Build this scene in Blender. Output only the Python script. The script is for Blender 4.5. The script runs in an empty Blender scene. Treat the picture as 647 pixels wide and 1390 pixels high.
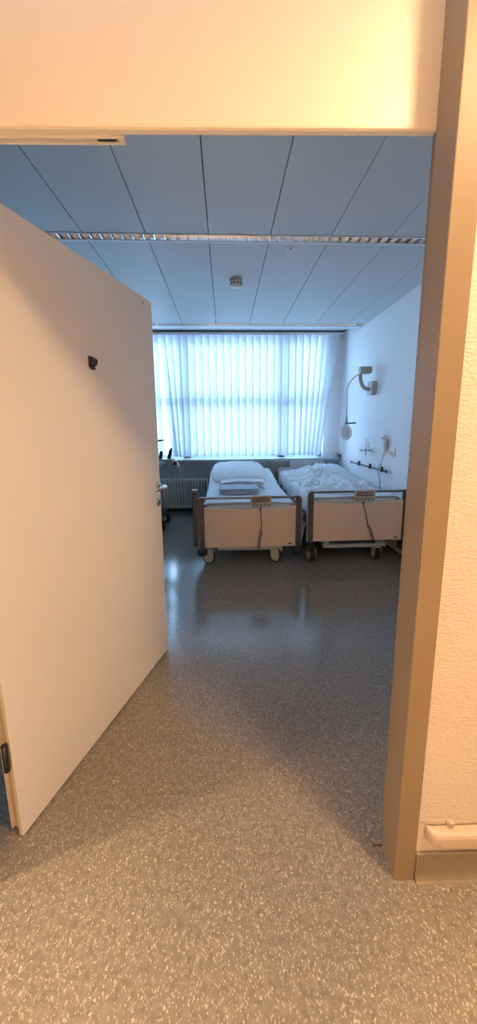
import bpy, bmesh, math, random
from mathutils import Vector, Matrix, noise
random.seed(7)
PI = math.pi
scene = bpy.context.scene
COL = scene.collection

# ------------------------------------------------------------------ materials
def mat(name, color=(.8, .8, .8), rough=.5, metal=0., spec=.5, var=0., var_scale=8., bump=0., bump_scale=80., stretch=(1, 1, 1)):
    m = bpy.data.materials.new(name); m.use_nodes = True
    nt = m.node_tree; N = nt.nodes; L = nt.links
    p = N['Principled BSDF']
    p.inputs['Base Color'].default_value = (*color, 1)
    p.inputs['Roughness'].default_value = rough
    p.inputs['Metallic'].default_value = metal
    p.inputs['Specular IOR Level'].default_value = spec
    if var or bump:
        tc = N.new('ShaderNodeTexCoord'); mp = N.new('ShaderNodeMapping')
        mp.inputs['Scale'].default_value = stretch
        L.new(tc.outputs['Object'], mp.inputs['Vector'])
    if var:
        n = N.new('ShaderNodeTexNoise'); n.inputs['Scale'].default_value = var_scale; n.inputs['Detail'].default_value = 4
        L.new(mp.outputs['Vector'], n.inputs['Vector'])
        r = N.new('ShaderNodeMixRGB'); r.blend_type = 'MIX'
        r.inputs['Color1'].default_value = (*[c * (1 - var) for c in color], 1)
        r.inputs['Color2'].default_value = (*[min(1, c * (1 + var)) for c in color], 1)
        L.new(n.outputs['Fac'], r.inputs['Fac']); L.new(r.outputs['Color'], p.inputs['Base Color'])
    if bump:
        n2 = N.new('ShaderNodeTexNoise'); n2.inputs['Scale'].default_value = bump_scale; n2.inputs['Detail'].default_value = 3
        L.new(mp.outputs['Vector'], n2.inputs['Vector'])
        b = N.new('ShaderNodeBump'); b.inputs['Strength'].default_value = bump; b.inputs['Distance'].default_value = .004
        L.new(n2.outputs['Fac'], b.inputs['Height']); L.new(b.outputs['Normal'], p.inputs['Normal'])
    return m

def floor_material():
    m = mat('vinyl_floor', (.3, .29, .27), .22, 0, .5)
    nt = m.node_tree; N = nt.nodes; L = nt.links; p = N['Principled BSDF']
    tc = N.new('ShaderNodeTexCoord')
    nz = N.new('ShaderNodeTexNoise'); nz.inputs['Scale'].default_value = 90; nz.inputs['Detail'].default_value = 1
    L.new(tc.outputs['Object'], nz.inputs['Vector'])
    mx = N.new('ShaderNodeMixRGB'); mx.blend_type = 'ADD'; mx.inputs['Fac'].default_value = .012
    L.new(tc.outputs['Object'], mx.inputs['Color1']); L.new(nz.outputs['Color'], mx.inputs['Color2'])
    base = N.new('ShaderNodeTexNoise'); base.inputs['Scale'].default_value = 55; base.inputs['Detail'].default_value = 6
    L.new(tc.outputs['Object'], base.inputs['Vector'])
    cr = N.new('ShaderNodeValToRGB')
    cr.color_ramp.elements[0].position = .33; cr.color_ramp.elements[0].color = (.172, .153, .121, 1)
    cr.color_ramp.elements[1].position = .68; cr.color_ramp.elements[1].color = (.248, .221, .178, 1)
    L.new(base.outputs['Fac'], cr.inputs['Fac'])
    last = cr.outputs['Color']
    for sc, thr, rad, colr in ((200, .76, .34, (.44, .40, .315)), (140, .84, .30, (.46, .415, .325)), (240, .70, .36, (.40, .365, .295)), (170, .88, .3, (.15, .14, .125))):
        v = N.new('ShaderNodeTexVoronoi'); v.inputs['Scale'].default_value = sc
        mp = N.new('ShaderNodeMapping'); mp.inputs['Rotation'].default_value = (0, 0, sc); mp.inputs['Scale'].default_value = (1, .6, 1)
        L.new(mx.outputs['Color'], mp.inputs['Vector']); L.new(mp.outputs['Vector'], v.inputs['Vector'])
        a = N.new('ShaderNodeMath'); a.operation = 'LESS_THAN'; a.inputs[1].default_value = rad
        L.new(v.outputs['Distance'], a.inputs[0])
        s = N.new('ShaderNodeSeparateColor'); L.new(v.outputs['Color'], s.inputs['Color'])
        b = N.new('ShaderNodeMath'); b.operation = 'GREATER_THAN'; b.inputs[1].default_value = thr
        L.new(s.outputs[0], b.inputs[0])
        c = N.new('ShaderNodeMath'); c.operation = 'MULTIPLY'; L.new(a.outputs[0], c.inputs[0]); L.new(b.outputs[0], c.inputs[1])
        mm = N.new('ShaderNodeMixRGB'); mm.inputs['Color2'].default_value = (*colr, 1)
        L.new(c.outputs[0], mm.inputs['Fac']); L.new(last, mm.inputs['Color1']); last = mm.outputs['Color']
    L.new(last, p.inputs['Base Color'])
    # slightly wavy waxed gloss
    wv = N.new('ShaderNodeTexNoise'); wv.inputs['Scale'].default_value = 3.0; wv.inputs['Detail'].default_value = 3
    L.new(tc.outputs['Object'], wv.inputs['Vector'])
    rr = N.new('ShaderNodeMapRange'); rr.inputs['To Min'].default_value = .10; rr.inputs['To Max'].default_value = .19
    L.new(wv.outputs['Fac'], rr.inputs['Value']); L.new(rr.outputs['Result'], p.inputs['Roughness'])
    return m

def fabric_translucent(name, col, transp, transl):
    m = bpy.data.materials.new(name); m.use_nodes = True
    nt = m.node_tree; N = nt.nodes; L = nt.links
    for n in list(N): N.remove(n)
    out = N.new('ShaderNodeOutputMaterial')
    d = N.new('ShaderNodeBsdfDiffuse'); d.inputs['Color'].default_value = (*col, 1)
    t = N.new('ShaderNodeBsdfTranslucent'); t.inputs['Color'].default_value = (*col, 1)
    tr = N.new('ShaderNodeBsdfTransparent'); tr.inputs['Color'].default_value = (*[min(1, c * 1.05) for c in col], 1)
    a = N.new('ShaderNodeMixShader'); a.inputs['Fac'].default_value = transl
    b = N.new('ShaderNodeMixShader')
    tc = N.new('ShaderNodeTexCoord'); wv = N.new('ShaderNodeTexNoise'); wv.inputs['Scale'].default_value = 60
    L.new(tc.outputs['Object'], wv.inputs['Vector'])
    r = N.new('ShaderNodeMapRange'); r.inputs['To Min'].default_value = transp * .85; r.inputs['To Max'].default_value = transp * 1.15
    L.new(wv.outputs['Fac'], r.inputs['Value']); L.new(r.outputs['Result'], b.inputs['Fac'])
    L.new(d.outputs[0], a.inputs[1]); L.new(t.outputs[0], a.inputs[2])
    L.new(a.outputs[0], b.inputs[1]); L.new(tr.outputs[0], b.inputs[2]); L.new(b.outputs[0], out.inputs['Surface'])
    return m

def glass_material():
    m = bpy.data.materials.new('window_glass'); m.use_nodes = True
    nt = m.node_tree; N = nt.nodes; L = nt.links
    for n in list(N): N.remove(n)
    out = N.new('ShaderNodeOutputMaterial')
    g = N.new('ShaderNodeBsdfGlossy'); g.inputs['Roughness'].default_value = .02
    tr = N.new('ShaderNodeBsdfTransparent'); tr.inputs['Color'].default_value = (.93, .97, .97, 1)
    f = N.new('ShaderNodeFresnel'); f.inputs['IOR'].default_value = 1.45
    mx = N.new('ShaderNodeMixShader')
    L.new(f.outputs[0], mx.inputs['Fac']); L.new(tr.outputs[0], mx.inputs[1]); L.new(g.outputs[0], mx.inputs[2]); L.new(mx.outputs[0], out.inputs['Surface'])
    return m

def emit_material(name, col, s):
    m = bpy.data.materials.new(name); m.use_nodes = True
    p = m.node_tree.nodes['Principled BSDF']
    p.inputs['Emission Color'].default_value = (*col, 1); p.inputs['Emission Strength'].default_value = s
    p.inputs['Base Color'].default_value = (.8, .8, .8, 1)
    return m

M = dict(
    floor=floor_material(),
    plaster=mat('rough_plaster', (.69, .615, .555), .85, bump=.8, bump_scale=130, stretch=(.6, .6, 1.2), var=.03, var_scale=40),
    room_wall=mat('room_wall_paint', (.84, .85, .87), .7, var=.01, var_scale=3, bump=.1, bump_scale=200),
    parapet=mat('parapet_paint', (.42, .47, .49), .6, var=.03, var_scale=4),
    panel=mat('transom_paint', (.86, .81, .74), .45, var=.01, var_scale=3),
    door=mat('door_laminate', (.82, .78, .71), .42, var=.012, var_scale=2.5),
    door_edge=mat('door_edge_wood', (.66, .55, .40), .5, var=.12, var_scale=14, stretch=(1, 1, .1)),
    jamb=mat('frame_enamel', (.26, .197, .132), .5, spec=.2, var=.03, var_scale=5),
    ceil=mat('metal_ceiling', (.60, .64, .655), .48, spec=.35, var=.01, var_scale=4),
    gap=mat('ceiling_gap', (.03, .03, .03), .8, var=.1),
    corr_ceil=mat('corridor_ceiling', (.80, .77, .72), .8, var=.02),
    base=mat('skirting_vinyl', (.235, .20, .15), .45, var=.18, var_scale=35),
    black_base=mat('dark_skirting', (.03, .03, .035), .5, var=.1),
    bumper=mat('bumper_plastic', (.55, .46, .37), .4, var=.02, var_scale=10),
    louver=mat('mirror_louver', (.86, .88, .9), .16, metal=1., var=.02),
    lum=mat('luminaire_white', (.74, .77, .79), .4, var=.02),
    frame_white=mat('window_frame_white', (.72, .74, .75), .4, var=.02),
    sill=mat('sill_stone', (.42, .52, .54), .3, var=.06, var_scale=30),
    slat=fabric_translucent('blind_fabric', (.80, .84, .88), .022, .17),
    ext_slat=mat('shutter_slat', (.82, .83, .84), .5, var=.02),
    rail=mat('blind_rail', (.82, .84, .85), .35, var=.02),
    dark_rail=mat('dark_track', (.12, .16, .18), .5, var=.05),
    glass=glass_material(),
    white=mat('white_plastic', (.80, .80, .79), .35, var=.02),
    grey_plastic=mat('grey_plastic', (.50, .51, .50), .4, var=.04),
    taupe=mat('taupe_plastic', (.47, .45, .41), .45, var=.04),
    black=mat('black_plastic', (.018, .019, .024), .4, var=.1),
    chrome=mat('brushed_steel', (.70, .68, .64), .22, metal=1., var=.03, var_scale=40),
    bed_metal=mat('bed_frame_paint', (.13, .115, .095), .38, metal=.35, var=.03),
    bed_tube=mat('bed_rail_metal', (.20, .20, .20), .3, metal=.7, var=.03),
    beige=mat('footboard_laminate', (.93, .70, .50), .42, var=.015, var_scale=4),
    chassis=mat('chassis_paint', (.56, .54, .49), .45, var=.03),
    tyre=mat('rubber_tyre', (.025, .025, .025), .6, var=.1),
    castor=mat('caster_cover', (.55, .48, .38), .45, var=.03),
    linen=mat('white_linen', (.83, .85, .88), .85, var=.02, var_scale=6, bump=.25, bump_scale=22),
    shade_linen=mat('shaded_white_linen', (.52, .60, .72), .85, var=.05, var_scale=9, bump=.2, bump_scale=25),  # white cloth, its bluish shade is put into the colour
    mattress=mat('mattress_cover', (.74, .79, .83), .7, var=.03, bump=.15, bump_scale=18),
    keypad=mat('control_housing', (.50, .475, .40), .45, var=.03),
    keys=mat('control_keys', (.05, .045, .04), .5, var=.05),
    cord=mat('dark_cord', (.035, .03, .028), .5, var=.05),
    pale_cord=mat('pale_cord', (.48, .52, .53), .5, var=.03),
    rad=mat('radiator_enamel', (.72, .72, .66), .45, var=.03),
    navy=mat('navy_plastic', (.012, .013, .03), .35, var=.1),
    lamp_on=emit_material('lamp_diffuser', (1., .72, .42), 6.),
    screen=mat('screen_glass', (.02, .022, .025), .12, var=.05),
)

# ------------------------------------------------------------------ mesh helpers
def faces_mat(bm, n0, mi):
    for f in list(bm.faces)[n0:]: f.material_index = mi

def box(bm, x0, x1, y0, y1, z0, z1, bev=0., seg=2, mi=0):
    vs = [bm.verts.new((x, y, z)) for x in (x0, x1) for y in (y0, y1) for z in (z0, z1)]
    q = [(0, 1, 3, 2), (4, 6, 7, 5), (0, 4, 5, 1), (2, 3, 7, 6), (0, 2, 6, 4), (1, 5, 7, 3)]
    fs = [bm.faces.new([vs[i] for i in f]) for f in q]
    for f in fs: f.material_index = mi
    if bev:
        es = list({e for f in fs for e in f.edges})
        r = bmesh.ops.bevel(bm, geom=es, offset=bev, segments=seg, profile=.5, affect='EDGES')
        for f in r['faces']: f.material_index = mi
    return vs

def prism(bm, pts, axis, a0, a1, bev=0., mi=0):
    """pts: 2D outline in the plane normal to axis ('x': (y,z), 'y': (x,z), 'z': (x,y))"""
    def P(p, a):
        return {'x': (a, p[0], p[1]), 'y': (p[0], a, p[1]), 'z': (p[0], p[1], a)}[axis]
    A = [bm.verts.new(P(p, a0)) for p in pts]; B = [bm.verts.new(P(p, a1)) for p in pts]
    n = len(pts); fs = [bm.faces.new(A), bm.faces.new(B[::-1])]
    for i in range(n): fs.append(bm.faces.new((A[i], B[i], B[(i + 1) % n], A[(i + 1) % n])))
    for f in fs: f.material_index = mi
    if bev:
        es = list(fs[0].edges) + list(fs[1].edges)
        r = bmesh.ops.bevel(bm, geom=es, offset=bev, segments=2, profile=.5, affect='EDGES')
        for f in r['faces']: f.material_index = mi

def tube(bm, pts, r, seg=10, mi=0, flat=1.):
    pts = [Vector(p) for p in pts]
    rs = r if isinstance(r, (list, tuple)) else [r] * len(pts)
    rings = []; up = None
    for i, p in enumerate(pts):
        d = (pts[min(i + 1, len(pts) - 1)] - pts[max(i - 1, 0)]).normalized()
        if up is None:
            up = Vector((0, 0, 1)) if abs(d.z) < .9 else Vector((1, 0, 0))
        up = (up - d * up.dot(d))
        up = up.normalized() if up.length > 1e-6 else d.orthogonal().normalized()
        s = d.cross(up)
        rings.append([bm.verts.new(p + (s * math.cos(2 * PI * k / seg) * flat + up * math.sin(2 * PI * k / seg)) * rs[i]) for k in range(seg)])
    for a, b in zip(rings, rings[1:]):
        for k in range(seg):
            f = bm.faces.new((a[k], a[(k + 1) % seg], b[(k + 1) % seg], b[k])); f.material_index = mi; f.smooth = True
    for R_ in (rings[0][::-1], rings[-1]):
        f = bm.faces.new(R_); f.material_index = mi

def lathe(bm, prof, origin=(0, 0, 0), axis=(0, 0, 1), seg=24, mi=0):
    """prof: list of (radius, distance along axis)"""
    o = Vector(origin); a = Vector(axis).normalized(); u = a.orthogonal().normalized(); v = a.cross(u)
    rings = [[bm.verts.new(o + a * h + (u * math.cos(2 * PI * k / seg) + v * math.sin(2 * PI * k / seg)) * max(r, 1e-4)) for k in range(seg)] for r, h in prof]
    for A, B in zip(rings, rings[1:]):
        for k in range(seg):
            f = bm.faces.new((A[k], A[(k + 1) % seg], B[(k + 1) % seg], B[k])); f.material_index = mi; f.smooth = True
    for R_ in (rings[0][::-1], rings[-1]):
        f = bm.faces.new(R_); f.material_index = mi

def arc(cx, cy, r, a0, a1, n=8):
    return [(cx + r * math.cos(a0 + (a1 - a0) * i / n), cy + r * math.sin(a0 + (a1 - a0) * i / n)) for i in range(n + 1)]

def rrect(x0, x1, z0, z1, r, n=6):
    return (arc(x1 - r, z1 - r, r, 0, PI / 2, n) + arc(x0 + r, z1 - r, r, PI / 2, PI, n) +
            arc(x0 + r, z0 + r, r, PI, 1.5 * PI, n) + arc(x1 - r, z0 + r, r, 1.5 * PI, 2 * PI, n))

def grid(bm, nu, nv, f, mi=0):
    V = [[bm.verts.new(f(i / nu, j / nv)) for j in range(nv + 1)] for i in range(nu + 1)]
    for i in range(nu):
        for j in range(nv):
            q = bm.faces.new((V[i][j], V[i + 1][j], V[i + 1][j + 1], V[i][j + 1])); q.material_index = mi; q.smooth = True
    return V

def obj(name, bm, m, parent=None, smooth=False):
    bmesh.ops.recalc_face_normals(bm, faces=bm.faces[:])
    me = bpy.data.meshes.new(name); bm.to_mesh(me); bm.free()
    if smooth:
        for p in me.polygons: p.use_smooth = True
    for x in (m if isinstance(m, (list, tuple)) else [m]): me.materials.append(M[x])
    o = bpy.data.objects.new(name, me); COL.objects.link(o)
    if parent: o.parent = parent
    return o

def tag(o, label, cat, group=None, kind=None):
    o['label'] = label; o['category'] = cat
    if group: o['group'] = group
    if kind: o['kind'] = kind
    return o

def thing(name, label, cat, loc=(0, 0, 0), rz=0., group=None):
    o = bpy.data.objects.new(name, None); COL.objects.link(o)
    o.empty_display_size = .1; o.location = loc; o.rotation_euler = (0, 0, rz)
    return tag(o, label, cat, group)

def B(): return bmesh.new()

def solid(o, t, offset=-1., sub=0):
    s = o.modifiers.new('thickness', 'SOLIDIFY'); s.thickness = t; s.offset = offset
    if sub:
        q = o.modifiers.new('smooth', 'SUBSURF'); q.levels = sub; q.render_levels = sub
    return o

# ------------------------------------------------------------------ dimensions
XR, XL = 1.94, -3.60          # room side walls
YB = 5.42                     # inner face of the window wall
ZC, ZH = 2.79, 2.915          # metal ceiling, higher strip at the window
CORR_Z = 2.75
FX, FY, FA = .510, .783, -math.atan(.024)   # corridor-side corner of the right door post

def corridor_place(o):
    o.location = (FX, FY, 0); o.rotation_euler = (0, 0, FA); return o

# ------------------------------------------------------------------ setting
b = B(); box(b, -6.5, 5.0, -2.2, 6.2, -.08, 0)
tag(obj('floor', b, 'floor'), 'grey speckled vinyl floor running from corridor into the room', 'floor', kind='structure')

# floor joint in the doorway
b = B(); box(b, -.028, .028, .0845, .0880, .0003, .0010)
tag(corridor_place(obj('trim_1', b, 'gap')), 'short dark joint in the floor at the foot of the right door post', 'floor joint', kind='structure')

# metal plank ceiling with open seams running towards the window
b = B()
seams = [-.095 + .4465 * k for k in range(-8, 6)]
edges = [XL] + [s for s in seams if XL + .05 < s < XR - .05] + [XR]
for (y0, y1) in ((.93, 2.565), (2.672, 4.572)):
    for a0, a1 in zip(edges, edges[1:]):
        box(b, a0 + .0025, a1 - .0025, y0 + .002, y1 - .002, ZC, ZC + .02, .003, 1)
tag(obj('ceiling', b, 'ceil'), 'grey metal plank ceiling with long dark seams', 'ceiling', kind='structure')
b = B(); box(b, XL - .1, XR + .1, .93, 4.80, ZC + .12, ZC + .16)
box(b, XL - .1, XR + .1, 4.80, 4.83, ZC + .022, ZC + .16)
tag(obj('ceiling', b, 'gap'), 'dark void above the metal ceiling planks', 'ceiling', kind='structure')
b = B(); box(b, XL - .1, XR + .1, 4.83, YB + .16, ZH, ZH + .05)
tag(obj('ceiling', b, 'lum'), 'pale higher ceiling strip in front of the window', 'ceiling', kind='structure')
b = B(); box(b, -6.5, 5.0, -2.2, .80, CORR_Z, CORR_Z + .08)
tag(obj('ceiling', b, 'corr_ceil'), 'pale corridor ceiling', 'ceiling', kind='structure')

b = B(); box(b, XR, XR + .12, .92, YB + .2, 0, ZH + .05)
tag(obj('wall_right', b, 'room_wall'), 'smooth bluish white wall beside the beds', 'wall', kind='structure')
b = B(); box(b, XL - .12, XL, .92, YB + .2, 0, ZH + .05)
tag(obj('wall_left', b, 'room_wall'), 'white wall hidden behind the open door', 'wall', kind='structure')

WX0, WX1, WZ0, WZ1 = -3.4, 1.66, .90, 2.83   # window opening, widened unseen behind the door to add daylight
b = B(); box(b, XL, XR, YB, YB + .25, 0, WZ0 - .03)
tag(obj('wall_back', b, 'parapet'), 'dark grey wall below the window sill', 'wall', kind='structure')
b = B(); box(b, XL, XR, YB, YB + .25, WZ1, ZH + .05); box(b, XL, WX0, YB, YB + .25, WZ0 - .03, WZ1); box(b, WX1, XR, YB, YB + .25, WZ0 - .03, WZ1)
tag(obj('wall_back', b, 'room_wall'), 'pale wall around the window opening', 'wall', kind='structure')
b = B(); box(b, XL, XR, YB - .015, YB, 0, .09, .003)
tag(obj('baseboard_back', b, 'black_base'), 'black skirting below the radiator', 'baseboard', kind='structure')

# wall between corridor and room, in the slightly turned frame of the corridor
b = B(); box(b, .064, 4.5, .004, .15, 0, 3.0)
tag(corridor_place(obj('wall_front', b, 'plaster')), 'rough plastered corridor wall right of the doorway', 'wall', kind='structure')
b = B(); box(b, -7.2, -1.374, .004, .15, 0, 3.0)
tag(corridor_place(obj('wall_front', b, 'plaster')), 'rough plastered corridor wall left of the doorway', 'wall', kind='structure')
b = B()
prism(b, [(.0865, 2.1125), (.099, 2.1125), (.1, 2.1135), (.1, 2.17), (.13, 2.17), (.13, 3.0), (.082, 3.0), (.082, 2.120), (.0828, 2.1155)], 'x', -1.312, .002)
tag(corridor_place(obj('wall_transom', b, 'panel')), 'smooth cream panel above the doorway', 'panel', kind='structure')
b = B(); box(b, -6.5, 5.0, -1.55, -1.45, 0, 2.9)
tag(obj('wall_corridor', b, 'plaster'), 'plastered far wall of the corridor', 'wall', kind='structure')

for x0, x1, nm in ((4.9, 5.0, 'right'), (-6.5, -6.4, 'left')):  # added unseen walls, close the corridor against leaking sky light
    b = B(); box(b, x0, x1, -1.6, 1.1, 0, 2.9)
    tag(obj('wall_corridor', b, 'plaster'), 'unseen plastered end wall added to keep sky light out of the corridor, far to the ' + nm, 'wall', kind='structure')

def post(sign, s0, name, label):
    # profile in (s, t): face strip, reveal, rebate
    pr = [(0, 0), (.064, 0), (.064, .15), (.030, .15), (.030, .084), (0, .084)]
    pr = [(s0 + sign * x, y) for x, y in pr]
    b = B(); prism(b, pr, 'z', 0, 2.96)
    es = [e for e in b.edges if abs(e.verts[0].co.z - e.verts[1].co.z) > 1]
    bmesh.ops.bevel(b, geom=es, offset=.0025, segments=2, profile=.5, affect='EDGES')
    return tag(corridor_place(obj(name, b, 'jamb')), label, 'door frame', kind='structure')
post(1, 0, 'trim_2', 'brown grey metal door post right of the doorway')
post(-1, -1.31, 'trim_3', 'brown grey metal door post left of the doorway')

# coved skirting in the corridor
def skirting(x0, x1, label):
    b = B()
    pr = [(.004, 0), (-.014, 0), (-.014, .002), (-.009, .009), (-.0055, .02), (-.004, .032), (-.004, .102), (-.001, .1055), (.004, .106)]
    prism(b, pr, 'x', x0, x1)
    return tag(corridor_place(obj('baseboard_corridor', b, 'base')), label, 'baseboard', kind='structure')
skirting(.0645, 4.3, 'grey brown coved skirting below the corridor bumper rail')
skirting(-5.5, -1.3745, 'grey brown coved skirting left of the doorway')

# cream bumper board low on the right room wall
b = B(); prism(b, [(XR, .045), (XR - .02, .045), (XR - .03, .055), (XR - .03, .135), (XR - .022, .145), (XR, .145)], 'y', 1.0, 5.38)
tag(obj('baseboard_right', b, 'chassis'), 'pale bumper board low on the room wall beside the far bed', 'baseboard', kind='structure')

# ------------------------------------------------------------------ window
b = B()
def fr(x0, x1, z0, z1): box(b, x0, x1, YB + .09, YB + .16, z0, z1, .006, 1)
fr(WX0, WX1, WZ0, WZ0 + .07); fr(WX0, WX1, WZ1 - .07, WZ1)
fr(WX0, WX0 + .07, WZ0, WZ1); fr(WX1 - .07, WX1, WZ0, WZ1)
MUL = (-2.26, -.65, .96)
for mx_ in MUL: fr(mx_ - .065, mx_ + .065, WZ0, WZ1)
fr(WX0, WX1, 1.78, 1.90)
win = tag(obj('window_1', b, 'frame_white'), 'wide white framed window behind the vertical blind', 'window', kind='structure')
for x0, x1 in zip((WX0 + .07,) + tuple(m_ + .065 for m_ in MUL), tuple(m_ - .065 for m_ in MUL) + (WX1 - .07,)):
    for z0, z1 in ((WZ0 + .07, 1.78), (1.90, WZ1 - .07)):
        b = B(); box(b, x0 - .01, x1 + .01, YB + .122, YB + .128, z0 - .01, z1 + .01); obj('pane', b, 'glass', win)
for mx_ in (-.65, .96):
    b = B(); box(b, mx_ - .09, mx_ - .07, YB + .05, YB + .09, 1.70, 1.74, .004); box(b, mx_ - .09, mx_ - .072, YB + .035, YB + .055, 1.60, 1.74, .006)
    obj('window_handle', b, 'grey_plastic', win)
b = B(); box(b, XL + .002, XR - .015, YB - .15, YB + .09, .865, .90, .008, 3)
obj('window_sill', b, 'sill', win)
b = B(); box(b, XR - .04, XR - .018, YB - .15, YB - .01, .902, .96, .004)
obj('sill_end_block', b, 'dark_rail', win)

# outside venetian shutter
t = thing('exterior_shutter', 'pale horizontal slat shutter outside behind the vertical blind', 'shutter', (0, YB + .33, WZ0))
b = B()
for k in range(26):
    z = .03 + k * .076
    tilt = .55 if k < 22 else .15
    w = .04
    dy, dz = w * math.cos(tilt), w * math.sin(tilt)
    for x0, x1 in ((WX0, -2.27), (-2.25, -.66), (-.64, .95), (.97, WX1)):
        vs = [b.verts.new(c) for c in ((x0, -dy, -dz), (x1, -dy, -dz), (x1, 0, .006), (x0, 0, .006), (x1, dy, dz), (x0, dy, dz))]
        b.faces.new((vs[0], vs[1], vs[2], vs[3])); b.faces.new((vs[3], vs[2], vs[4], vs[5]))
solid(obj('slats', b, 'ext_slat', t), .0015)
for x in (WX0 + .01, -2.26, -.65, .96, WX1 - .01):
    b = B(); box(b, x - .012, x + .012, -.03, .03, 0, 1.86); obj('guide_rail', b, 'grey_plastic', t)

# vertical blind
t = thing('vertical_blind', 'white vertical slat blind hanging across the whole window', 'blind', (0, YB - .075, 0))
b = B(); box(b, XL + .05, XR - .03, -.025, .025, 2.850, 2.886, .004)
obj('head_rail', b, 'rail', t)
b = B(); box(b, XL + .05, XR - .015, -.022, .022, 2.895, 2.9135, .003)
box(b, XL + .05, XR - .03, -.010, .010, 2.885, 2.897)
obj('track', b, 'dark_rail', t)
b = B(); bw = B()
x = XL + .12; k = 0
while x < XR - .08:
    top = x; bot = x; ang = .43; zb = .945
    if x < -1.17: bot = x
    elif x < -1.05: bot = x + .02
    elif x < -.93: bot = x + .13
    elif x < -.82: bot = x + .06
    elif x < -.7: bot = x + .025
    if x > 1.15:
        q = (x - 1.15) / .70
        bot = x - .30 * q ** 1.3; ang = .43 + .4 * q
    n = 7; w = .0672
    cols = []
    for i in range(n + 1):
        u = -1 + 2 * i / n
        bulge = .006 * (1 - u * u)
        wob = .004 * math.sin(k * 2.3)
        c, s = math.cos(ang + wob * 8), math.sin(ang + wob * 8)
        lx, ly = u * w * c + bulge * s, -u * w * s + bulge * c
        colv = []
        for j in range(7):
            v = j / 6
            zz = 2.855 + (zb - 2.855) * v
            colv.append(b.verts.new((top + (bot - top) * v + lx, ly + .004 * math.sin(3 * v + k), zz)))
        cols.append(colv)
    for i in range(n):
        for j in range(6):
            f = b.faces.new((cols[i][j], cols[i + 1][j], cols[i + 1][j + 1], cols[i][j + 1])); f.smooth = True
    x += .1145; k += 1
obj('slats', b, 'slat', t)

# ------------------------------------------------------------------ recessed louvre lights in the ceiling
def luminaire(y0, y1, lou0, lou1, x0, x1, label):
    t = thing('louvre_light', label, 'ceiling light', ((x0 + x1) / 2, (y0 + y1) / 2, ZC), group=None)
    ox, oy = (x0 + x1) / 2, (y0 + y1) / 2
    X0, X1, Y0, Y1, L0, L1 = x0 - ox, x1 - ox, y0 - oy, y1 - oy, lou0 - oy, lou1 - oy
    b = B()   # trough: lips and a closed channel above the louvre
    box(b, X0, X1, Y0, L0, -.004, .018, .002, 1)
    box(b, X0, X1, L1, Y1, -.006, .018, .002, 1)
    box(b, X0, X1, L0 - .004, L0, 0, .10); box(b, X0, X1, L1, L1 + .004, 0, .10); box(b, X0, X1, L0, L1, .095, .10)
    box(b, X0, X0 + .01, Y0, Y1, -.004, .10); box(b, X1 - .01, X1, Y0, Y1, -.004, .10)
    obj('housing', b, 'lum', t)
    b = B()
    n = int((X1 - X0) / .075)
    for i in range(1, n):
        x = X0 + i * (X1 - X0) / n
        prism(b, [(x - .002, -.002), (x + .002, -.002), (x + .010, .045), (x - .010, .045)], 'y', L0 + .001, L1 - .001)
    # parabolic side mirrors
    for s_, yy in ((1, L0), (-1, L1)):
        V = []
        for i in range(7):
            a = i / 6
            V.append((yy + s_ * (.002 + .022 * a ** 2), -.002 + .085 * a))
        for p, q in zip(V, V[1:]):
            vs = [b.verts.new(c) for c in ((X0 + .01, p[0], p[1]), (X1 - .01, p[0], p[1]), (X1 - .01, q[0], q[1]), (X0 + .01, q[0], q[1]))]
            b.faces.new(vs)
    obj('louvre', b, 'louver', t)
    b = B(); tube(b, [(X0 + .03, (L0 + L1) / 2, .075), (X1 - .03, (L0 + L1) / 2, .075)], .008, 8)
    obj('tube_lamp', b, 'white', t)
    return t
luminaire(2.567, 2.670, 2.576, 2.645, -3.0, 1.72, 'long unlit mirror louvre light in the ceiling nearest the doorway')
luminaire(4.575, 4.80, 4.585, 4.66, -3.0, 1.915, 'long unlit mirror louvre light in the ceiling just before the window blind')

# smoke detector and small spot
t = thing('smoke_detector', 'white round smoke detector on the ceiling between the two louvre lights', 'smoke detector', (.125, 3.30, ZC))
b = B(); lathe(b, [(.062, 0), (.064, -.008), (.060, -.016), (.052, -.018)], axis=(0, 0, 1)); obj('base', b, 'grey_plastic', t)
b = B(); lathe(b, [(.050, -.018), (.054, -.026), (.053, -.045), (.044, -.058), (.028, -.064), (.012, -.066)]); obj('sensor_head', b, 'white', t)
for i in range(10):
    a = i * PI / 5
    c, s = math.cos(a), math.sin(a)
    b = B(); box(b, .0525 * c - .006, .0525 * c + .006, .0525 * s - .006, .0525 * s + .006, -.042, -.03); obj('vent', b, 'black', t)
t = thing('ceiling_sensor', 'small white ring set in the ceiling right behind the nearer louvre light', 'sensor', (.535, 2.735, ZC))
b = B(); lathe(b, [(.034, .0), (.036, -.004), (.030, -.007), (.020, -.006), (.018, .0)]); obj('ring', b, 'white', t)
b = B(); lathe(b, [(.017, -.001), (.014, -.008), (.004, -.010)]); obj('lens', b, 'grey_plastic', t)

# ------------------------------------------------------------------ open door
DA = Vector((-.730, .948, 0)); DB = Vector((-.390, 1.902, 0))
dang = math.atan2((DB - DA).y, (DB - DA).x)
DW = (DB - DA).length
b = B()     # local: x along the leaf from hinge to lock edge, y = thickness away from the corridor face
z0, z1 = .008, 2.098
# leaf with a stepped rebate on the hinge, top and lock edges
box(b, 0, DW, 0, .018, z0, z1, .0015, 1)
door = obj('door_1', b, 'door')
door.location = (DA.x, DA.y, 0); door.rotation_euler = (0, 0, dang)
tag(door, 'wide cream door standing open into the room on the left', 'door', kind='structure')
b = B(); box(b, .014, DW - .014, .018, .056, z0, z1 - .014, .0015, 1)
obj('rebate_core', b, 'door_edge', door)
b = B(); box(b, .004, DW - .012, .056, .060, z0, z1 - .012, .001, 1); obj('back_facing', b, 'door', door)
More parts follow.
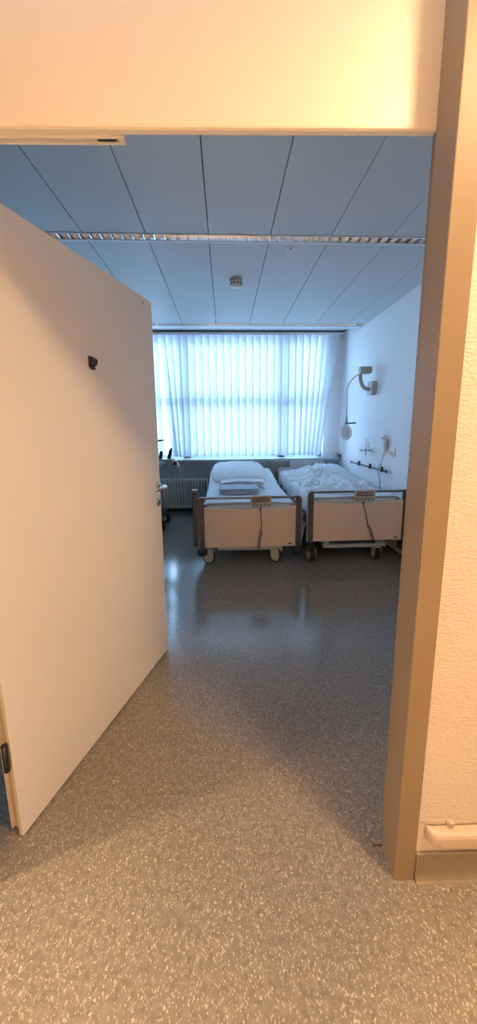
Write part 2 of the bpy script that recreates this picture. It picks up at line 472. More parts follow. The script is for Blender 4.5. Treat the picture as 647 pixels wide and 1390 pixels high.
# hinge
for zz in (.34, 1.05, 1.83):
    b = B(); tube(b, [(-.012, .012, zz - .05), (-.012, .012, zz + .05)], .009, 12); box(b, -.010, .014, .0185, .022, zz - .045, zz + .045, .001)
    obj('hinge', b, 'black', door)
def lever(parent, side):
    s = -1 if side == 'front' else 1
    y0 = 0 if side == 'front' else .060
    X = DW - .027; Z = 1.082
    e = bpy.data.objects.new('door_handle', None); COL.objects.link(e); e.parent = parent; e.location = (X, y0, Z)
    b = B(); lathe(b, [(.026, 0), (.027, .004), (.024, .009), (.012, .010)], axis=(0, s, 0)); obj('rosette', b, 'chrome', e)
    b = B()
    pts = [(0, s * .006, 0), (0, s * .035, 0), (-.001, s * .048, 0), (-.008, s * .058, 0), (-.02, s * .062, 0), (-.07, s * .062, 0), (-.125, s * .060, 0), (-.130, s * .058, 0)]
    tube(b, pts, [.0095, .0095, .0098, .0105, .0105, .0100, .0095, .006], 14)
    obj('lever', b, 'chrome', e)
    return e
lever(door, 'front'); lever(door, 'back')
for s, y0 in ((-1, 0), (1, .060)):
    b = B(); lathe(b, [(.026, 0), (.027, .004), (.024, .008), (.006, .009)], (DW - .030, y0, .991), (0, s, 0))
    k = obj('key_escutcheon', b, 'chrome', door)
    b = B(); box(b, DW - .035, DW - .025, *sorted((y0 + s * .008, y0 + s * .012)), .976, 1.006, .002); obj('key_slot', b, 'black', k)
b = B(); box(b, DW - .0145, DW - .0125, .028, .050, .93, 1.15, .0005); obj('lock_plate', b, 'chrome', door)
# black coat hook on the leaf
b = B()
box(b, .500, .536, -.005, 0, 1.672, 1.718, .003)
prism(b, [(-.003, 1.678), (-.018, 1.682), (-.025, 1.692), (-.024, 1.706), (-.016, 1.712), (-.003, 1.713)], 'x', .503, .531, .003)
box(b, .505, .529, -.011, -.003, 1.665, 1.676, .002)
obj('coat_hook', b, 'navy', door)
b = B(); lathe(b, [(.004, 0), (.004, .002), (.001, .003)], (.926, 0, 2.065), (0, -1, 0), 10); obj('screw_head', b, 'base', door)

# door closer guide rail under the left half of the transom
t = thing('door_closer_rail', 'slim pale guide rail with dark slot under the transom left end', 'door closer')
corridor_place(t)
b = B(); box(b, -1.25, -.745, .101, .104, 2.107, 2.13); box(b, -1.25, -.745, .116, .121, 2.107, 2.13); box(b, -1.25, -.745, .101, .121, 2.122, 2.13)
box(b, -.757, -.743, .101, .121, 2.1065, 2.13, .001)
obj('rail', b, 'white', t)
b = B(); box(b, -.81, -.765, .105, .115, 2.109, 2.121, .002); obj('slider', b, 'black', t)

# ------------------------------------------------------------------ corridor bumper rail
t = thing('bumper_rail', 'beige plastic bumper rail with rounded end low on the corridor wall', 'bumper rail')
corridor_place(t)
b = B()
# horizontal profile swept: flat front with rounded top/bottom, end curving back into the wall
prof = [(0, .152), (-.016, .152), (-.024, .156), (-.027, .163), (-.027, .194), (-.024, .202), (-.016, .207), (0, .207)]
prism(b, prof, 'x', .122, 4.2)
obj('rail_cover', b, 'bumper', t)
b = B()
# end cap: quarter-round in plan
seg = 8
rings = []
for i in range(seg + 1):
    a = i / seg * PI / 2
    ring = []
    for (ty, z) in prof:
        r = -ty
        zc = .1795; dzz = (z - zc) * (1 + (.25 if z > zc else -.85) * (1 - math.cos(a)))
        ring.append(b.verts.new((.122 - .036 * math.sin(a), -.0 - r * (math.cos(a) if r else 0) , zc + dzz)))
    rings.append(ring)
for A, C in zip(rings, rings[1:]):
    for k in range(len(prof) - 1):
        f = b.faces.new((A[k], A[k + 1], C[k + 1], C[k])); f.smooth = True
bmesh.ops.remove_doubles(b, verts=b.verts[:], dist=.0004)
obj('end_cap', b, 'bumper', t)
b = B(); box(b, .150, .166, -.016, .002, .206, .210, .001); box(b, .149, .167, -.004, .004, .206, .226, .001); box(b, .150, .167, -.012, -.003, .220, .231, .002)
obj('bracket_clip', b, 'bumper', t)

# ------------------------------------------------------------------ hospital beds
def sheet_noise(x, y, s=1.):
    return noise.noise(Vector((x * 7, y * 7, s))) * .6 + noise.noise(Vector((x * 16, y * 13, s + 5))) * .4

def mattress_z(y, dz):       # local y from the foot; the bed standing higher has its head end almost flat
    base = .625 + dz
    if y < 1.05: return base
    return base + (.115 if dz == 0 else .03) * min(1, (y - 1.05) / .95)

def make_bed(xc, y0, dz, label, wheel_spec, rail_post):
    t = thing('hospital_bed', label, 'bed', (xc, y0, 0), group='hospital beds')
    # footboard frame: posts, rounded corners, top bar
    W = .5315; zt = .718 + dz; zb = .168 + dz
    for s in (-1, 1):
        b = B()
        pts = [(s * W, zb), (s * W, zt - .035)] + [(s * (W - .035 + .035 * math.cos(a)), zt - .035 + .035 * math.sin(a)) for a in [PI / 2 * i / 6 for i in range(1, 7)]]
        pts += [(s * (W - .058), zt), (s * (W - .058), zb)]
        prism(b, pts if s > 0 else pts[::-1], 'y', -.022, .022, .006)
        obj('footboard_post', b, 'bed_metal', t)
    b = B(); box(b, -W + .05, W - .05, -.016, .016, zt - .024, zt - .001, .007, 3); obj('footboard_bar', b, 'bed_tube', t)
    for s in (-1, 1):
        b = B(); box(b, s * W - .007 if s < 0 else W - .001, -W + .001 if s < 0 else W + .007, -.016, .016, zb + .01, zt - .09, .002)
        obj('edge_highlight', b, 'chassis', t)  # pale strip stands in for the highlight along the rounded post edge
    # panel with a shallow dip in its top edge
    b = B(); pw = W - .0575
    top = [(-pw + 2 * pw * i / 24, .609 + dz - .027 * math.sin(PI * min(1, max(0, (i / 24)))) ** .8) for i in range(25)]
    prism(b, [(-pw, .178 + dz), (pw, .178 + dz)] + top[::-1], 'y', -.012, .012, .003)
    obj('footboard_panel', b, 'beige', t)
    b = B(); prism(b, [(.386, .2 + dz), (.445, .2 + dz), (.432, .208 + dz), (.416, .217 + dz), (.399, .208 + dz)], 'y', -.0135, -.0118)
    obj('emblem', b, 'keys', t)
    # headboard: rounded frame with panel
    b = B(); pts = rrect(-.50, .50, .25 + dz, .705 + dz, .06)
    prism(b, pts, 'y', 2.085, 2.115, .008); obj('headboard', b, 'mattress', t)
    # chassis: side beams, cross beams, lift columns, lower frame
    b = B()
    for s in (-1, 1): box(b, s * .42 - .03, s * .42 + .03, .04, 2.08, .40 + dz, .46 + dz, .008)
    for y in (.10, .75, 1.4, 2.0): box(b, -.42, .42, y - .03, y + .03, .40 + dz, .45 + dz, .006)
    obj('deck_frame', b, 'chassis', t)
    b = B()
    for s in (-1, 1): box(b, s * .30 - .03, s * .30 + .03, .06, 2.02, .14, .19, .008)
    box(b, -.345, .345, .028, .085, .128, .166, .010, 3); box(b, -.40, .40, 1.98, 2.04, .14, .18, .008)
    box(b, -.28, .28, .09, .24, .100, .125, .008)
    obj('base_frame', b, 'chassis', t)
    for y in (.45, 1.6):
        b = B(); box(b, -.07, .07, y - .06, y + .06, .15, .30, .006); box(b, -.055, .055, y - .045, y + .045, .28, .42 + dz, .006)
        obj('lift_column', b, 'grey_plastic', t)
    b = B()
    box(b, -.16, .16, .30, .62, .24, .33, .02, 3); obj('motor_box', b, 'taupe', t)
    # deck boards under the mattress
    b = B(); box(b, -.46, .46, .05, 2.06, .46 + dz, .485 + dz, .006); obj('deck', b, 'grey_plastic', t)
    # lowered side rails
    for s in (-1, 1):
        b = B()
        for z in (.34, .42): box(b, s * .505 - .012, s * .505 + .012, .10, 1.98, z + dz, z + .045 + dz, .008)
        for y in (.2, 1.05, 1.9): box(b, s * .505 - .015, s * .505 + .004, y - .015, y + .015, .33 + dz, .47 + dz, .004)
        obj('side_rail', b, 'bed_tube', t)
    if rail_post:
        b = B(); box(b, -.588, -.540, -.025, .02, .20, .785, .010, 3); obj('side_rail_post', b, 'bed_metal', t)
        b = B(); box(b, -.590, -.538, -.027, .022, .785, .800, .007, 3); obj('post_cap', b, 'white', t)
    # corner bumper rollers
    for s in (-1, 1):
        b = B(); lathe(b, [(.018, .095 + dz * .6), (.048, .100 + dz * .6), (.055, .115 + dz * .6), (.055, .150 + dz * .6), (.048, .165 + dz * .6), (.018, .170 + dz * .6)], (s * .502, .0, 0)); obj('bumper_roller', b, 'black', t)
    # casters
    for (cx, cy, ang) in wheel_spec:
        e = bpy.data.objects.new('caster', None); COL.objects.link(e); e.parent = t; e.location = (cx, cy, 0); e.rotation_euler = (0, 0, ang)
        b = B(); R_ = .0635     # axle along local x
        lathe(b, [(.045, -.030), (.060, -.029), (R_, -.024), (R_, -.006), (.058, -.003), (.058, .003), (R_, .006), (R_, .024), (.060, .029), (.045, .030)], (0, 0, R_), (1, 0, 0), 28)
        obj('tyre', b, 'tyre', e)
        for s in (-1, 1):
            b = B()
            pr = arc(0, R_, .050, -PI * .98, 0, 14) + [(.050, .125), (.03, .142), (-.03, .142), (-.05, .125)]
            prism(b, pr, 'x', *sorted((s * .031, s * .037)), .002)
            obj('wheel_cover', b, 'castor', e)
        b = B(); box(b, -.037, .037, -.034, .034, .128, .145, .006); tube(b, [(0, 0, .13), (0, 0, .20)], .015, 12)
        obj('fork', b, 'castor', e)
    # mattress: rounded section swept along the bed, head end raised
    b = B(); ys = [.05 + (2.07 - .05) * i / 60 for i in range(61)]
    rings = []
    for i, y in enumerate(ys):
        zt_ = mattress_z(y, dz); zb_ = zt_ - .135
        inset = .03 * (1 - min(1, min(i, 60 - i) / 2.)) 
        sec = rrect(-.465 + inset, .465 - inset, zb_ + inset, zt_ - inset, .035, 5)
        ring = []
        for (px, pz) in sec:
            w = .006 * sheet_noise(px, y, 3 + xc) if pz > zb_ + .06 else 0
            ring.append(b.verts.new((px, y, pz + w)))
        rings.append(ring)
    for A, C in zip(rings, rings[1:]):
        n = len(A)
        for k in range(n):
            f = b.faces.new((A[k], A[(k + 1) % n], C[(k + 1) % n], C[k])); f.smooth = True
    b.faces.new(rings[0][::-1]); b.faces.new(rings[-1])
    obj('mattress', b, 'mattress', t)
    # sheet drawn over the mattress
    b = B()
    def fs(u, v):
        y = .07 + u * 1.97
        s = -1.30 + 2.60 * v        # across: |s|>1 hangs at the side
        x = max(-1, min(1, s)) * .472
        over = max(0, abs(s) - .94)
        drop = over * .30
        z = mattress_z(y, dz) + .008 - drop - .02 * max(0, abs(s) - .9) 
        if over > .06: x += math.copysign(.010 + .012 * math.sin(y * 19 + s) * min(1, over * 4), s)
        z += .010 * sheet_noise(x, y, 9 + xc) + .008 * abs(noise.noise(Vector((x * 4 + y * 9, y * 3 - x * 6, xc))))
        z += (.012 * math.sin(y * 23 + x * 5) * max(0, 1 - abs(y - .25) * 4)) 
        return (x, y, z)
    grid(b, 70, 44, fs)
    solid(obj('bed_sheet', b, 'linen', t), .004)
    return t

bed1_x, bed_y = .2475, 3.222
bed2_x = 1.378
make_bed(bed1_x, bed_y, 0., 'hospital bed nearest the radiator, with pillow and folded linen', ((-.435, .03, PI / 2 - .15), (.28, .03, .9), (-.42, 1.95, .3), (.42, 1.95, 2.)), True)
make_bed(bed2_x, bed_y, .043, 'hospital bed against the right wall, with a crumpled duvet', ((-.475, .03, .12), (.235, .03, -.1), (-.42, 1.95, .5), (.42, 1.95, -.4)), False)

# ------------------------------------------------------------------ bed control panels hung on the footboard bars
def control(xc, z0, ends, label):
    t = thing('bed_control', label, 'hand control', (xc, bed_y - .024, z0))
    b = B(); prism(b, rrect(-.104, .104, -.060, .060, .014), 'y', -.026, 0, .005)
    box(b, -.05, .05, -.004, .045, .035, .050, .003); box(b, -.05, .05, .040, .047, -.005, .048, .002)
    obj('housing', b, 'keypad', t)
    b = B(); prism(b, rrect(-.082, .082, .000, .042, .006), 'y', -.0275, -.0255); obj('key_field', b, 'keys', t)
    for r, z in enumerate((.021, -.034)):
        for i in range(5):
            x = -.062 + .031 * i if r == 0 else -.078 + .039 * i
            if r == 0:
                b = B(); box(b, x - .011, x + .011, -.0305, -.027, z - .013, z + .013, .003); k = obj('button', b, 'keypad', t)
                b = B(); box(b, x - .004, x + .004, -.0315, -.0303, z - .004, z + .004); obj('button_mark', b, 'keys', k)
            else:
                b = B(); box(b, x - .007, x + .007, -.0285, -.0255, z - .007, z + .007, .002); obj('button', b, 'keys', t)
    # cord: straight tail then loose coils down to below the panel
    (xa, za), (xm, zm), (xe, ze) = ends
    b = B()
    tube(b, [(xa, -.012, za + .004), (xa, -.012, za - .035)], .007, 8)
    pts = [(xa, -.012, za - .03)]
    for i in range(1, 7):
        u = i / 6; pts.append((xa + (xm - xa) * u + .004 * math.sin(u * PI), -.012, za - .03 + (zm - za + .03) * u))
    n = 110; turns = 6.5
    for i in range(1, n + 1):
        u = i / n
        r = .015 * min(1, u * 6)
        pts.append((xm + (xe - xm) * u + r * math.sin(turns * 2 * PI * u), -.006 - .008 * min(1, u * 6) * (1 - math.cos(turns * 2 * PI * u)) * .7, zm + (ze - zm) * u))
    pts.append((xe + .004, .02, ze - .012)); pts.append((xe, .06, ze - .015))
    tube(b, pts, .0042, 6); obj('coiled_cord', b, 'cord', t)
    return t
control(.356, .672, ((-.006, -.06), (.002, -.285), (-.028, -.497)), 'hand control with dark keys hung on the footboard of the bed nearest the radiator')
control(1.426, .712, ((-.01, -.06), (.045, -.29), (.120, -.485)), 'hand control with dark keys hung on the footboard of the bed by the right wall')

# ------------------------------------------------------------------ bedding on the beds
# big square pillow leaning on the raised head end
def pillow(label):
    b = B()
    def shell(sgn):
        def f(u, v):
            x = -1 + 2 * u; y = -1 + 2 * v
            e = max(0, 1 - abs(x) ** 3.2) ** .55 * max(0, 1 - abs(y) ** 3.2) ** .55
            pinch = 1 - .07 * (x * x) * (y * y) * 2
            z = sgn * .088 * e + .012 * e * sheet_noise(x * .3, y * .3, 21 + sgn) + .006 * e * math.sin(9 * x + 4 * y * y)
            return (x * .405 * pinch, y * .40 * pinch, z)
        return f
    grid(b, 40, 40, shell(1)); grid(b, 40, 40, shell(-1))
    bmesh.ops.remove_doubles(b, verts=b.verts[:], dist=.0008)
    o = obj('pillow', b, 'linen', smooth=True)
    o.location = (.195, 4.775, .752); o.rotation_euler = (.24, 0, .02)
    return tag(o, label, 'pillow')
pillow('large plump white pillow at the window end of the bed nearest the radiator')

def folded(name, label, cat, loc, w, d, h, layers, m, seed, arch=0.):
    t = thing(name, label, cat, loc)
    for k in range(layers):
        b = B(); hh = h / layers
        dx = .012 * math.sin(k * 2.1 + seed); dy = .01 * math.cos(k * 1.7 + seed)
        ww, dd = w * (1 - .03 * (k % 2)), d * (1 - .04 * (k % 3))
        def shell(sgn):
            def f(u, v):
                x = -1 + 2 * u; y = -1 + 2 * v
                e = max(0, 1 - abs(x) ** 8) ** .5 * max(0, 1 - abs(y) ** 8) ** .5
                z = hh * (k + .5) + sgn * hh * .5 * e + arch * (1 - x * x) + .006 * sheet_noise(x * .35, y * .3, seed + k) * (.5 + .5 * sgn)
                return (x * ww / 2 + dx, y * dd / 2 + dy + .012 * math.sin(5 * x + k), z)
            return f
        grid(b, 30, 20, shell(1)); grid(b, 30, 20, shell(-1))
        bmesh.ops.remove_doubles(b, verts=b.verts[:], dist=.0006)
        obj('fold', b, m, t, smooth=True)
    return t
folded('folded_blanket', 'white folded blanket with bluish shade in its colour, lying flat in the middle of the bed nearest the radiator', 'blanket', (.155, 3.86, .640), .47, .36, .066, 3, 'shade_linen', 3)
folded('folded_sheet', 'white folded sheet between the bluish shaded blanket and the plump pillow', 'bed linen', (.215, 4.19, .642), .58, .24, .080, 3, 'linen', 11, .012)

# rumpled duvet on the far bed
b = B()
ZB2 = .043
def duvet(u, v):
    yl = .22 + 1.78 * u                       # along the bed from the foot
    s = -1.45 + 2.42 * v                      # across; hangs over the left side
    x = max(-1, s) * .47
    y = yl
    z = mattress_z(y, ZB2) + .012
    hang = max(0, -s - .95)
    # heaped part near the head
    g = math.exp(-((x - .14) / .36) ** 4 - ((y - 1.60) / .33) ** 4)
    g2 = math.exp(-((x - .22) / .26) ** 2 - ((y - 1.08) / .30) ** 2)
    if s > -.95:
        z += .112 * g + .035 * g2
    def ridge(p, q, sd): return (1 - min(1, abs(noise.noise(Vector((p, q, sd)))) * 2.6)) ** 2
    rot = .6 * noise.noise(Vector((x * 1.5, y * 1.5, 8)))
    px_, py_ = x * math.cos(rot) - y * math.sin(rot), x * math.sin(rot) + y * math.cos(rot)
    fold = ridge(px_ * 5.5, py_ * 2.6, 4.2) * .034 + ridge(px_ * 3.2 + 4, py_ * 6.5, 1.1) * .026 + ridge(px_ * 9, py_ * 8, 2.7) * .010 + .03 * noise.noise(Vector((x * 3, y * 3, 6)))
    edge = min(1, (1 - abs(2 * u - 1)) * 8)
    z += (fold - .015) * edge * (1 - min(1, hang * 3)) + .012 * sheet_noise(x, y, 33)
    if hang:
        lim = .13 + .22 * max(0, min(1, (1.2 - yl) / .5)) * max(0, min(1, (yl - .2) / .15))
        z -= hang / .5 * lim * 1.6 + .02
        x = -.488 - .014 * math.sin(yl * 17 + 1) - .02 * min(1, hang * 4)
        z += .02 * sheet_noise(x, y, 40)
    if v > .97: z -= .02
    return (bed2_x + x, bed_y + y, z)
grid(b, 170, 130, duvet)
o = solid(obj('duvet', b, 'linen'), .014, -1., 0)
tag(o, 'rumpled white duvet heaped on the bed against the right wall', 'duvet')

# ------------------------------------------------------------------ wall service panels behind the beds
def service_panel(x0, x1, z0, z1, label, box_right):
    t = thing('service_panel', label, 'wall panel', ((x0 + x1) / 2, YB, (z0 + z1) / 2))
    w, h = (x1 - x0) / 2, (z1 - z0) / 2
    b = B(); box(b, -w, w, -.045, .004, -h, h, .008, 2); obj('cover', b, 'white', t)
    if box_right:
        b = B(); box(b, w - .26, w, -.075, -.045, h - .10, h - .015, .004); s = obj('socket_strip', b, 'white', t)
        for i in range(2):
            b = B(); lathe(b, [(.026, 0), (.028, .004), (.022, .006), (.020, .001)], (w - .19 + i * .12, -.075, h - .057), (0, -1, 0), 20); k = obj('socket', b, 'grey_plastic', s)
    return t
service_panel(.02, .60, .66, .835, 'white service panel on the wall behind the pillow', False)
service_panel(1.085, 1.655, .69, .855, 'white service panel with sockets on the wall behind the heaped duvet', True)
t = thing('bell_cord', 'small white hook shaped bell cord on the wall right of the pillow', 'bell cord', (.615, YB, .80))
b = B(); box(b, -.03, .03, -.02, 0, -.10, -.02, .004); obj('wall_plate', b, 'white', t)
b = B(); tube(b, [(-.01, -.02, -.05), (-.018, -.05, -.01), (-.02, -.06, .025), (.0, -.07, .05), (.025, -.07, .045), (.035, -.07, .02)], .007, 8); obj('hook_arm', b, 'white', t)
b = B(); tube(b, [(.035, -.07, .025), (.037, -.07, -.015)], [.014, .012], 10); obj('pendant', b, 'white', t)

# ------------------------------------------------------------------ radiator
t = thing('radiator', 'old grey column radiator under the window sill', 'radiator', (-.46, YB - .13, 0))
b = B()
for i in range(21):
    x = -.80 + i * .0475
    for yy in (-.038, .038):
        tube(b, [(x, yy * .5, .585), (x, yy, .565), (x, yy, .12), (x, yy * .5, .095)], .0105, 8)
    tube(b, [(x, -.03, .585), (x, .03, .585)], .012, 8); tube(b, [(x, -.03, .095), (x, .03, .095)], .012, 8)
for z in (.115, .565): tube(b, [(-.81, 0, z), (.16, 0, z)], .018, 8)
obj('columns', b, 'rad', t)
b = B(); tube(b, [(-.80, 0, .115), (-.86, 0, .115), (-.88, 0, .10), (-.88, 0, .0)], .010, 10); obj('pipe', b, 'rad', t)
b = B(); tube(b, [(-.80, 0, .565), (-.88, 0, .565)], [.02, .026], 12); obj('valve', b, 'white', t)
for x in (-.70, .07):
    b = B(); box(b, x - .012, x + .012, .02, .125, .515, .545); obj('wall_bracket', b, 'rad', t)

# ------------------------------------------------------------------ ultrasound trolley half hidden by the door
t = thing('ultrasound_cart', 'dark medical trolley with probes half hidden behind the open door', 'medical trolley', (-1.12, 4.60, 0))
b = B(); box(b, -.24, .22, -.27, .27, .125, .20, .03, 3); box(b, -.12, .12, -.14, .14, .20, .26, .02); obj('base', b, 'black', t)
for (cx, cy) in ((.22, -.20), (.22, .20), (-.20, -.20), (-.20, .20)):
    e = bpy.data.objects.new('caster', None); COL.objects.link(e); e.parent = t; e.location = (cx, cy, 0); e.rotation_euler = (0, 0, .5)
    b = B(); lathe(b, [(.03, -.025), (.058, -.024), (.062, -.016), (.062, .016), (.058, .024), (.03, .025)], (0, 0, .062), (1, 0, 0)); obj('tyre', b, 'tyre', e)
    b = B()
    for s in (-1, 1): lathe(b, [(.036, 0), (.036, .004), (.02, .008)], (s * .024, 0, .062), (s, 0, 0), 20)
    obj('hub', b, 'white', e)
    b = B(); box(b, -.034, .034, -.04, .03, .118, .140, .008); obj('fork', b, 'black', e)
b = B(); box(b, -.10, .06, -.08, .08, .25, .90, .02, 3); obj('column', b, 'black', t)
b = B(); box(b, -.30, .24, -.28, .20, .90, .955, .02, 3); obj('console', b, 'grey_plastic', t)
b = B(); box(b, -.25, .18, -.22, .14, .955, .968, .005); obj('keyboard', b, 'black', t)
b = B(); tube(b, [(-.02, .12, .93), (-.02, .16, 1.15), (-.06, .14, 1.30)], .022, 12); obj('monitor_arm', b, 'grey_plastic', t)
b = B(); box(b, -.42, .085, .08, .13, 1.22, 1.60, .012, 3); m_ = obj('monitor', b, 'grey_plastic', t)
b = B(); box(b, -.40, .065, .076, .081, 1.25, 1.58, .002); obj('screen', b, 'screen', m_)
b = B(); tube(b, [(.06, .10, 1.236), (.17, .08, 1.240), (.255, .08, 1.248)], [.016, .014, .008], 10, flat=1.3); obj('monitor_handle', b, 'black', m_)
b = B(); box(b, .12, .37, -.06, .10, .955, .985, .012, 3)
for xx in (.18, .30): lathe(b, [(.030, .88), (.034, .90), (.034, .955)], (xx, .02, 0))
obj('probe_holder', b, 'grey_plastic', t)
for i, (x0, lean, h) in enumerate(((.185, .03, .13), (.30, .055, .17))):
    b = B(); tube(b, [(x0, .02, .965), (x0 + lean * .3, .02, .99), (x0 + lean * .7, .02, .965 + h * .7), (x0 + lean, .02, .965 + h)], [.018, .026, .026, .015], 12); obj('probe', b, 'black', t)
b = B(); tube(b, [(.355, .0, .975), (.385, -.02, .955), (.43, -.02, .905), (.455, -.02, .875)], [.020, .034, .036, .026], 14); k = obj('probe', b, 'white', t)
k['label'] = 'white probe lying over the holder edge'
b = B(); box(b, .385, .435, -.060, -.05, .90, .945, .004); obj('probe_window', b, 'black', k)
for i, pts in enumerate((((.20, .0, .90), (.22, -.02, .75), (.28, -.02, .62), (.31, -.02, .70), (.31, -.01, .90)), ((.455, -.02, .88), (.468, -.02, .78), (.44, -.02, .60), (.30, -.02, .52), (.12, -.02, .62), (.05, -.05, .85)), ((.29, .0, .90), (.285, -.03, .68), (.20, -.03, .56), (.10, -.03, .70)))):
    b = B()
    P = [Vector(p) for p in pts]; sm = []
    for a in range(len(P) - 1):
        p0, p1, p2, p3 = P[max(a - 1, 0)], P[a], P[a + 1], P[min(a + 2, len(P) - 1)]
        for q in range(6):
            u = q / 6
            sm.append(.5 * ((2 * p1) + (p2 - p0) * u + (2 * p0 - 5 * p1 + 4 * p2 - p3) * u * u + (3 * p1 - p0 - 3 * p2 + p3) * u ** 3))
    sm.append(P[-1]); tube(b, sm, .0045, 6); obj('cable', b, 'pale_cord' if i != 1 else 'grey_plastic', t)

# ------------------------------------------------------------------ right wall fittings
def smooth_path(pts, n=8):
    P = [Vector(p) for p in pts]; out = []
    for a in range(len(P) - 1):
        p0, p1, p2, p3 = P[max(a - 1, 0)], P[a], P[a + 1], P[min(a + 2, len(P) - 1)]
        for q in range(n):
            u = q / n
            out.append(.5 * ((2 * p1) + (p2 - p0) * u + (2 * p0 - 5 * p1 + 4 * p2 - p3) * u * u + (3 * p1 - p0 - 3 * p2 + p3) * u ** 3))
    out.append(P[-1]); return out

t = thing('examination_lamp', 'white disc lamp hanging on a thin rod from a curved grey wall arm', 'lamp', (XR, 4.22, 1.90))
b = B(); prism(b, rrect(-.07, .07, -.085, .085, .02), 'x', -.065, 0, .008); obj('wall_bracket', b, 'taupe', t)
b = B(); tube(b, smooth_path([(-.055, 0, -.01), (-.085, .005, -.01), (-.13, .01, .01), (-.165, .015, .06), (-.183, .02, .13), (-.185, .02, .24)]), .024, 14, flat=.8); obj('arm', b, 'taupe', t)
b = B(); prism(b, [(-.205, .175), (-.06, .185), (-.05, .20), (-.05, .262), (-.06, .27), (-.205, .27)], 'y', -.035, .055, .012); obj('pivot_head', b, 'taupe', t)
b = B(); tube(b, smooth_path([(-.195, .03, .185), (-.225, .03, .165), (-.27, .03, .13), (-.325, .03, .06), (-.343, .03, -.01), (-.340, .03, -.20), (-.336, .03, -.40)]), .0065, 8); obj('rod', b, 'taupe', t)
b = B(); tube(b, [(-.337, .03, -.36), (-.336, .03, -.445)], .013, 10); box(b, -.36, -.315, .015, .045, -.47, -.42, .008); obj('joint', b, 'grey_plastic', t)
b = B(); tube(b, [(-.33, .02, -.445), (-.22, .01, -.440)], [.009, .011], 10); obj('handle', b, 'black', t)
b = B()
ax = Vector((-.90, -.42, -.08)).normalized()
lathe(b, [(.03, -.045), (.075, -.035), (.103, -.012), (.106, 0), (.100, .006), (.085, .002)], (-.345, .03, -.56), ax, 32); obj('lamp_head', b, 'white', t)
b = B(); lathe(b, [(.084, .0), (.06, .006), (.02, .008)], (-.345, .03, -.56), ax, 28); obj('lens', b, 'grey_plastic', t)

t = thing('gas_outlet', 'chrome gas outlet with two thin flow tubes on the right wall', 'gas outlet', (XR, 4.22, 1.10))
b = B(); box(b, -.012, 0, -.10, .02, -.045, .045, .006); obj('wall_plate', b, 'white', t)
b = B()
tube(b, [(-.005, -.05, 0), (-.06, -.05, 0)], .014, 12); tube(b, [(-.05, -.06, 0), (-.05, .06, 0)], .011, 10)
tube(b, [(-.125, .02, 0), (-.04, .02, 0)], .012, 10); tube(b, [(-.06, .02, .02), (-.06, .02, -.07)], [.015, .009], 10)
lathe(b, [(.012, 0), (.020, .004), (.020, .016), (.012, .02)], (-.125, .02, 0), (-1, 0, 0), 14)
obj('valve_body', b, 'chrome', t)
for yy, hh in ((.02, .155), (-.05, .12)):
    b = B(); tube(b, [(-.06, yy, .01), (-.06, yy, hh)], .009, 10); obj('flow_tube', b, 'white', t)

t = thing('call_handset', 'white nurse call handset with hanging cords on the right wall', 'handset', (XR, 3.80, 1.20))
b = B(); box(b, -.020, 0, -.03, .03, -.07, .06, .006); obj('cradle', b, 'grey_plastic', t)
b = B(); prism(b, [(-.050, -.115), (-.028, -.118), (-.020, -.10), (-.020, .095), (-.026, .115), (-.055, .112), (-.062, .07), (-.056, -.05)], 'y', -.028, .028, .008); obj('handset_body', b, 'white', t)
b = B(); box(b, -.070, -.058, -.012, .012, .06, .085, .003); obj('call_button', b, 'grey_plastic', t)
b = B(); tube(b, smooth_path([(-.038, .0, -.115), (-.050, .0, -.20), (-.074, .05, -.33), (-.034, .06, -.44), (-.034, .035, -.60), (-.034, 0, -.70), (-.03, -.03, -.74)]), .0042, 6); obj('cord', b, 'pale_cord', t)
b = B(); tube(b, smooth_path([(-.034, -.01, -.115), (-.074, -.012, -.33), (-.060, -.02, -.70), (-.03, -.03, -.74)]), .0042, 6); obj('cord', b, 'pale_cord', t)

t = thing('wall_socket', 'white square wall socket right of the nurse call handset', 'socket', (XR, 3.655, 1.115))
b = B(); box(b, -.012, 0, -.062, .045, -.050, .055, .004); obj('cover_plate', b, 'white', t)
b = B(); box(b, -.045, -.012, -.02, .03, -.028, .006, .006); tube(b, [(-.04, .02, -.012), (-.042, .09, -.016)], .006, 8); obj('plug', b, 'white', t)

t = thing('equipment_rail', 'steel equipment rail with three dark clamps on the right wall', 'rail', (XR, 4.22, .885))
b = B(); box(b, -.052, -.042, -.53, .54, -.0125, .0125, .002); obj('bar', b, 'bed_tube', t)
for yy in (-.40, -.05, .42):
    b = B(); tube(b, [(0, yy, 0), (-.045, yy, 0)], .011, 10); obj('standoff', b, 'chrome', t)
for yy in (.245, -.107, -.427):
    b = B(); box(b, -.062, -.036, yy - .028, yy + .028, -.018, .022, .005); box(b, -.060, -.038, yy - .018, yy + .018, .02, .048, .008); obj('clamp', b, 'black', t)
for yy in (-.53, .54):
    b = B(); box(b, -.055, -.039, yy - .012, yy + .012, -.016, .016, .004); obj('end_cap', b, 'black', t)

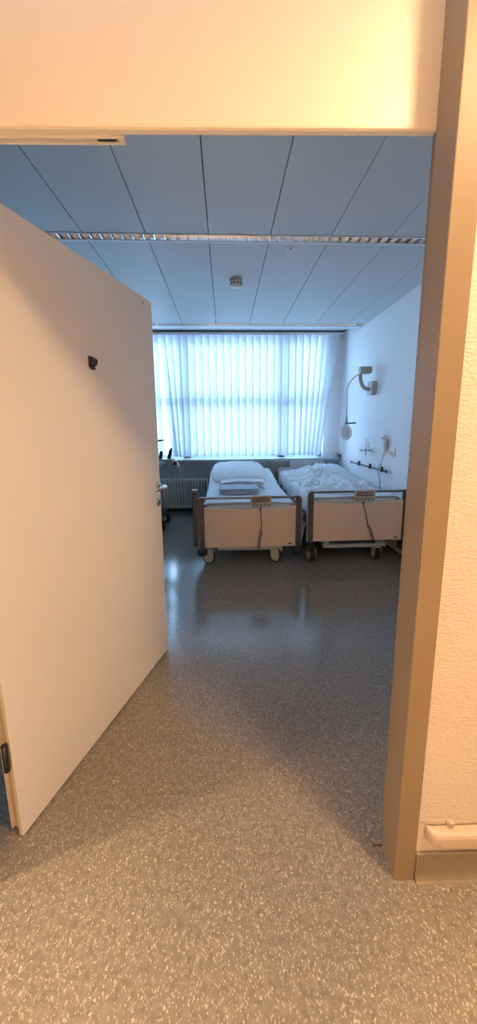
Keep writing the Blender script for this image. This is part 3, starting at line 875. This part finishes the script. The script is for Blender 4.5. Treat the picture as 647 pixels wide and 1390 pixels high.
# ------------------------------------------------------------------ corridor lamps (outside the frame, the first two light the doorway, the far pair is added for bounce)
WARM = (1.0, .66, .36)
def corridor_lamp(x, y, power, spread, label):
    t = thing('ceiling_downlight', label, 'ceiling light', (x, y, CORR_Z))
    b = B(); lathe(b, [(.125, 0), (.150, 0), (.152, -.012), (.140, -.020), (.125, -.016)], seg=32); obj('rim', b, 'white', t)
    b = B(); lathe(b, [(.124, -.010), (.10, -.014), (.02, -.015)], seg=32); obj('diffuser', b, 'lamp_on', t)
    l = bpy.data.lights.new('downlight', 'AREA'); l.shape = 'DISK'; l.size = .27; l.energy = power; l.color = WARM
    l.spread = spread
    lo = bpy.data.objects.new('downlight', l); COL.objects.link(lo); lo.location = (x, y, CORR_Z - .03)
corridor_lamp(.97, .24, 43, 2.7, 'round corridor ceiling lamp right of the doorway')
corridor_lamp(-2.9, .12, 120, 2.3, 'round corridor ceiling lamp left of the doorway')

corridor_lamp(-.9, -1.22, 98, 1.4, 'round unseen ceiling lamp added to brighten the far corridor wall, left')  # added lamp, bounces warm light off the far wall into the room
corridor_lamp(1.6, -1.22, 98, 1.4, 'round unseen ceiling lamp added to brighten the far corridor wall, right')  # second added lamp for the same warm bounce

# daylight: sky
w = bpy.data.worlds.new('sky'); scene.world = w; w.use_nodes = True
nt = w.node_tree; bg = nt.nodes['Background']
tc = nt.nodes.new('ShaderNodeTexCoord'); sp = nt.nodes.new('ShaderNodeSeparateXYZ'); cr = nt.nodes.new('ShaderNodeValToRGB')
nt.links.new(tc.outputs['Generated'], sp.inputs[0]); nt.links.new(sp.outputs['Z'], cr.inputs['Fac'])
cr.color_ramp.elements[0].position = 0.; cr.color_ramp.elements[0].color = (.42, .60, .84, 1)
cr.color_ramp.elements[1].position = .5; cr.color_ramp.elements[1].color = (.47, .73, 1.12, 1)
nt.links.new(cr.outputs['Color'], bg.inputs['Color'])
bg.inputs['Strength'].default_value = 18.5
p = bpy.data.lights.new('window_portal', 'AREA'); p.shape = 'RECTANGLE'; p.size = WX1 - WX0; p.size_y = WZ1 - WZ0
p.cycles.is_portal = True
po = bpy.data.objects.new('window_portal', p); COL.objects.link(po)
po.location = ((WX0 + WX1) / 2, YB + .45, (WZ0 + WZ1) / 2); po.rotation_euler = (-PI / 2, 0, 0)

# ------------------------------------------------------------------ camera
# solved from the vanishing points of the room (focal length 436.75 px of 1390)
X = Vector((.999079, -.016066, .039771)); 
vy = Vector((305 - 323.5, 580 - 650, 436.7496)).normalized()
vz = -Vector((350 - 323.5, 3368 - 650, 436.7496)).normalized()
vz = (vz - vy * vz.dot(vy)).normalized(); vx = vy.cross(vz)
# rows: world axes in image camera coordinates (x right, y down, z forward)
cam = bpy.data.cameras.new('camera'); co = bpy.data.objects.new('camera', cam); COL.objects.link(co)
right = Vector((vx.x, vy.x, vz.x)); down = Vector((vx.y, vy.y, vz.y)); fwd = Vector((vx.z, vy.z, vz.z))
R3 = Matrix((right, -down, -fwd)).transposed()
co.matrix_world = Matrix.Translation((0, 0, 1.42)) @ R3.to_4x4()
cam.sensor_fit = 'VERTICAL'; cam.sensor_height = 36.; cam.sensor_width = 36. * 647 / 1390
cam.lens = 436.7496 / 1390 * 36.
cam.shift_y = -45 / 1390; cam.shift_x = 0
cam.clip_start = .02
scene.camera = co

scene.view_settings.view_transform = 'Standard'
scene.view_settings.look = 'None'
scene.view_settings.gamma = 1.
scene.view_settings.use_curve_mapping = False
scene.view_settings.exposure = 0.
scene.cycles.use_denoising = True
scene.cycles.max_bounces = 14
scene.cycles.diffuse_bounces = 8
scene.cycles.transparent_max_bounces = 24
scene.cycles.sample_clamp_indirect = 6.
